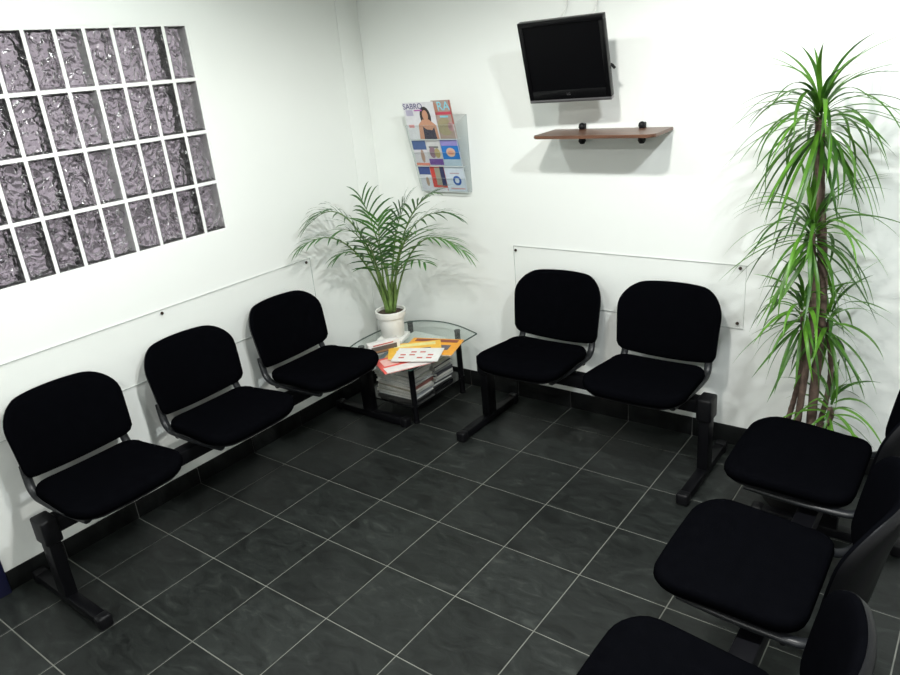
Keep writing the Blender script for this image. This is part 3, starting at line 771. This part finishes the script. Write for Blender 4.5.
def leaflet(x0, x1, tier, hgt, c, label, yoff=0.0, name='leaflet', lean=-12.0, cat='leaflet'):
    zf, dp = tiers[tier]
    o = tag(empty(name, RB+Vector(((x0+x1)/2, -dp+0.006+yoff, zf+0.0035)), (math.radians(lean*-1), 0, 0)), label, cat)
    w2 = (x1-x0)/2
    link('sheet', box_me('sheet', (-w2, 0, 0), (w2, 0.003, hgt), ink(c)), o)
    return o, w2, hgt
def ltr(o, body, size, x, z, c):
    link('lettering', text_me(body, size, ink(c)), o, (x, -0.0012, z), (math.radians(90), 0, 0))
SK = (0.55, 0.28, 0.18)
# top tier
o, w2, H = leaflet(-0.150, 0.045, 2, 0.186, (0.70, 0.69, 0.72), 'white fashion magazine with a dark-haired woman on its cover in the rack top tier', name='magazine', cat='magazine')
ltr(o, 'SABRO', 0.040, -0.034, 0.166, (0.06, 0.05, 0.18))
for s_, y_, c_ in ((ell(0.034, 0.112, 0.034, 0.052), -0.0008, (0.03, 0.02, 0.02)), ([(-0.03, 0.0), (-0.02, 0.075), (0.01, 0.10), (0.05, 0.10), (0.09, 0.07), (0.094, 0.0)], -0.0010, SK), (ell(0.034, 0.120, 0.018, 0.027), -0.0014, SK),
                   ([(0.0, 0.0), (0.005, 0.065), (0.025, 0.05), (0.06, 0.045), (0.075, 0.06), (0.08, 0.0)], -0.0014, (0.04, 0.035, 0.06)), (rect(-0.085, -0.04, 0.12, 0.15), -0.0008, (0.45, 0.42, 0.55)), (rect(-0.085, -0.05, 0.06, 0.075), -0.0008, (0.7, 0.3, 0.3)), (rect(-0.03, 0.02, 0.143, 0.150), -0.0018, (0.45, 0.12, 0.4))):
    flat(s_, y_, ink(c_), o)
o, w2, H = leaflet(0.030, 0.146, 2, 0.190, (0.40, 0.30, 0.26), 'red-edged magazine with pale blue letters in the rack top tier', yoff=0.006, name='magazine', cat='magazine')
ltr(o, 'RA', 0.062, 0.012, 0.160, (0.25, 0.62, 0.75))
for s_, c_ in ((rect(-0.056, 0.056, 0.120, 0.134), (0.55, 0.06, 0.10)), (rect(-0.02, 0.03, 0.106, 0.115), (0.25, 0.55, 0.65)), (ell(-0.002, 0.060, 0.045, 0.045), (0.35, 0.30, 0.18)), (rect(0.050, 0.057, 0.0, 0.188), (0.40, 0.10, 0.08)), (ell(-0.038, 0.15, 0.016, 0.03), (0.45, 0.22, 0.15)), (ell(0.035, 0.06, 0.018, 0.025), (0.6, 0.35, 0.38))):
    flat(s_, -0.0007-0.0002*len(c_), ink(c_), o)
# middle tier
for i, (x0, x1, c_, lab) in enumerate(((-0.148, -0.060, (0.62, 0.60, 0.64), 'leaflet with slate-blue header in the rack middle tier'), (-0.057, 0.032, (0.58, 0.57, 0.58), 'white leaflet with purple foot in the rack middle tier'), (0.036, 0.146, (0.02, 0.17, 0.52), 'bright blue leaflet with an orange oval in the rack middle tier'))):
    o, w2, H = leaflet(x0, x1, 1, 0.133, c_, lab)
    if i == 0: parts = [(rect(-w2, w2, 0.085, H), (0.07, 0.12, 0.28)), (ell(0.01, 0.05, 0.012, 0.035), (0.4, 0.26, 0.2)), (rect(-w2, w2, 0.0, 0.014), (0.7, 0.25, 0.18))]
    elif i == 1: parts = [(rect(-0.03, 0.03, 0.092, 0.102), (0.15, 0.16, 0.16)), (ell(-0.012, 0.07, 0.02, 0.03), (0.25, 0.15, 0.2)), (ell(0.018, 0.066, 0.018, 0.026), (0.4, 0.33, 0.15)), (rect(-w2, w2, 0.004, 0.036), (0.15, 0.07, 0.28))]
    else: parts = [(rect(-w2, w2, 0.104, H), (0.28, 0.24, 0.55)), (ell(0.0, 0.070, 0.028, 0.024), (0.62, 0.42, 0.32)), (ell(0.0, 0.068, 0.018, 0.012), (0.7, 0.3, 0.2)), (rect(-w2, w2, 0.0, 0.034), (0.42, 0.52, 0.60))]
    for j, (s_, cc) in enumerate(parts): flat(s_, -0.0007-0.0003*j, ink(cc), o)
# bottom tier
for i, (x0, x1, c_, lab) in enumerate(((-0.148, -0.072, (0.60, 0.61, 0.66), 'leaflet with navy header in the rack bottom tier'), (-0.070, 0.020, (0.55, 0.06, 0.05), 'red leaflet with a dark photo in the rack bottom tier'), (0.022, 0.146, (0.58, 0.64, 0.72), 'pale blue leaflet with a blue ring emblem in the rack bottom tier'))):
    o, w2, H = leaflet(x0, x1, 0, 0.131, c_, lab)
    if i == 0: parts = [(rect(-w2, w2, 0.088, H), (0.05, 0.08, 0.25)), (ell(0.008, 0.05, 0.010, 0.026), (0.4, 0.28, 0.2))]
    elif i == 1: parts = [(rect(-w2+0.028, w2-0.002, 0.03, H-0.004), (0.30, 0.28, 0.22)), (rect(0.018, w2, 0.028, H), (0.03, 0.035, 0.10)), (rect(-w2, w2, 0.0, 0.018), (0.66, 0.66, 0.7))]
    else: parts = [(ell(0.008, 0.058, 0.026, 0.026), (0.03, 0.10, 0.36)), (ell(0.008, 0.058, 0.014, 0.014), (0.6, 0.66, 0.74)), (rect(-0.03, 0.03, 0.094, 0.100), (0.45, 0.35, 0.4)), (rect(-0.04, 0.05, 0.012, 0.018), (0.6, 0.35, 0.35))]
    for j, (s_, cc) in enumerate(parts): flat(s_, -0.0007-0.0003*j, ink(cc), o)
